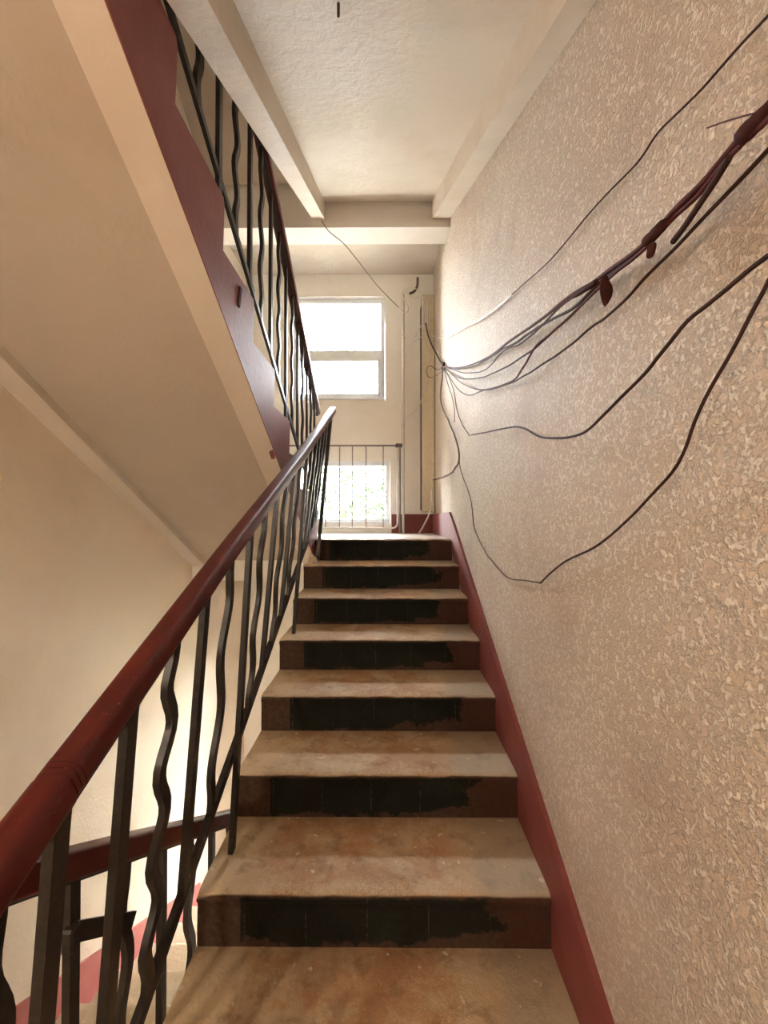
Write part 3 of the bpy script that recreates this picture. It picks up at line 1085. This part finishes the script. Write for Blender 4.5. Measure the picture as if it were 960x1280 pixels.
wrap(972, 128, 926, 172, .066, .0095, 'maroon tape wrapped round the wall bundle at the picture edge')
wrap(832, 278, 806, 304, .06, .0080, 'maroon tape wrapped round the wall bundle near the hanging capsule')
wrap(745, 352, 718, 370, .048, .0062, 'maroon tape wrapped round the wall bundle left of the flap')


def flap():
    c = on_x(757, 366, WR - .06)
    mb = MB()
    n = 9
    vs = []
    for i in range(n):
        t = i / (n - 1)
        w = .011 * math.sin(math.pi * (t * .9 + .08)) ** .7
        cu = .010 * math.sin(t * 2.4)
        for s, d in ((-1, .0), (0, -.006), (1, .0)):
            for th in (0, .002):
                vs.append(c + Vector((s * w * 1.25 - .006 * t, -cu + d + th + s * .004, .030 - .060 * t)))
    fs = []
    m = 6
    ring = [0, 2, 4, 5, 3, 1]
    for i in range(n - 1):
        for k in range(6):
            a, b = ring[k], ring[(k + 1) % 6]
            fs.append([i * m + a, i * m + b, (i + 1) * m + b, (i + 1) * m + a])
    fs += [[r for r in ring], [(n - 1) * m + r for r in ring][::-1]]
    return tag(obj('tape_flap', mb.add(vs, fs), 'tape', None, None, 60), 'dried leaf-like maroon tape flap hanging from the wall bundle', 'tape')


flap()
c1, c2 = on_x(816, 303, WR - .06), on_x(812, 323, WR - .06)
cap = MB()
path = [c1.lerp(c2, i / 10) for i in range(11)]
vs, fs = [], []
for i, q in enumerate(path):
    rr = .0062 * math.sqrt(max(.06, 1 - (2 * i / 10 - 1) ** 4))
    for k in range(10):
        an = 2 * math.pi * k / 10
        vs.append(q + Vector((math.cos(an) * rr, math.sin(an) * rr, 0)))
for i in range(10):
    for k in range(10):
        fs.append([i * 10 + k, i * 10 + (k + 1) % 10, (i + 1) * 10 + (k + 1) % 10, (i + 1) * 10 + k])
fs += [list(range(10)), [100 + k for k in range(10)]]
tag(obj('wire_cap', cap.add(vs, fs), 'tape', None, None, 50), 'small dark capsule-shaped wire cap hanging under the bundle', 'wire cap')
cable(wx([(948, 140), (925, 146), (905, 152), (884, 160)], .06, .03), .0010, 'cable_maroon', 'hair-thin wire whisker sticking out above the bundle', seed=30, wob=.001)

# ------------------------------------------------------------------ added fill lamp, out of view behind the viewer, to brighten the near walls
def lamp():
    c = Vector((WLFT + .14, -.85, .22))
    t = thing('fill_lamp', Vector((WLFT, c.y, c.z - .17)), 'added globe fill lamp on the lower landing, out of view', 'lamp')
    base = MB()
    base.tube([c, c - Vector((0, 0, .04))], .05, 20)
    base.cbox(WLFT + .001, c.x, c.y - .03, c.y + .03, c.z - .03, c.z)
    obj('fill_lamp_base', base, 'white_pipe', t, None, 40)
    gl = MB()
    vs, fs = [], []
    n, m, r = 24, 12, .075
    for j in range(m + 1):
        a = math.pi * j / m
        for i in range(n):
            b = 2 * math.pi * i / n
            vs.append(c + Vector((r * math.sin(a) * math.cos(b), r * math.sin(a) * math.sin(b), -.095 + r * math.cos(a))))
    for j in range(m):
        for i in range(n):
            fs.append([j * n + i, j * n + (i + 1) % n, (j + 1) * n + (i + 1) % n, (j + 1) * n + i])
    t_ = NT('fill_lamp_globe')
    t_.b.inputs['Emission Color'].default_value = (1.0, .87, .72, 1)
    t_.b.inputs['Emission Strength'].default_value = FILL_STRENGTH
    M['globe'] = t_.m
    obj('globe', gl.add(vs, fs), 'globe', t, None, True)


FILL_STRENGTH = 33.0
lamp()

# ------------------------------------------------------------------ outside: ground, trees, a house
GZ = -5.5
tag(obj('ground', MB().box(-60, 60, WALL_Y + .7, 120, GZ - .3, GZ), 'grass'), kind='structure')


def tree(x, y, h, r, cz, n, label, seed):
    rr = random.Random(seed)
    t = thing('tree', (x, y, GZ), label, 'tree', 'trees outside the windows')
    obj('trunk', MB().sweep([(x, y, GZ), (x + .1, y, GZ + h * .4), (x - .05, y + .1, cz)], [(.12 * math.cos(a), .12 * math.sin(a)) for a in [k * math.pi / 4 for k in range(8)]], None), 'bark', t, None, 60)
    lf = MB()
    for _ in range(n):
        while True:
            d = Vector((rr.uniform(-1, 1), rr.uniform(-1, 1), rr.uniform(-1, 1)))
            if d.length < 1:
                break
        c = Vector((x, y, cz)) + Vector((d.x * r, d.y * r, d.z * r * .8)) + Vector((noise.noise(d * 3 + Vector((seed, 0, 0))), 0, noise.noise(d * 3 + Vector((0, seed, 0))))) * .5
        a = Vector((rr.uniform(-1, 1), rr.uniform(-1, 1), rr.uniform(-.6, .6))).normalized()
        b = a.cross(Vector((rr.uniform(-1, 1), rr.uniform(-1, 1), 1))).normalized()
        s = rr.uniform(.05, .11)
        lf.add([c - a * s, c + b * s * .45, c + a * s, c - b * s * .45], [(0, 1, 2, 3)])
    f = obj('foliage', lf, 'leaf', t)
    tag(f, kind='stuff')
    return t


tree(-2.6, 11.0, 6.5, 2.5, .3, 9000, 'broad leafy tree outside filling the left of the floor-level window', 5)
tree(1.6, 12.5, 6.5, 2.4, .2, 8000, 'broad leafy tree outside behind the right of the floor-level window', 6)
tree(-1.35, 12.5, 9.0, .8, 5.3, 420, 'thin tree top outside showing in the upper pane', 7)
hs = thing('house', (-2, 34, GZ), 'pale grey building beyond the trees, seen through the floor-level window', 'building')
obj('walls', MB().box(-18, 15, 34, 42, GZ, 6.6), 'house', hs)
obj('roof', MB().prism([(33.4, 6.6), (38, 8.0), (42.6, 6.6)], -18.4, 15.4), 'roof', hs)
for i in range(12):
    for z in (-4.3, -1.4, 1.5, 4.4):
        w = obj('window', MB().box(-16.9 + i * 2.7, -15.5 + i * 2.7, 33.94, 34.02, z, z + 1.5), 'pvc', hs)
        obj('pane', MB().box(-16.8 + i * 2.7, -15.6 + i * 2.7, 33.90, 33.95, z + .1, z + 1.4), 'dark_glass', w)
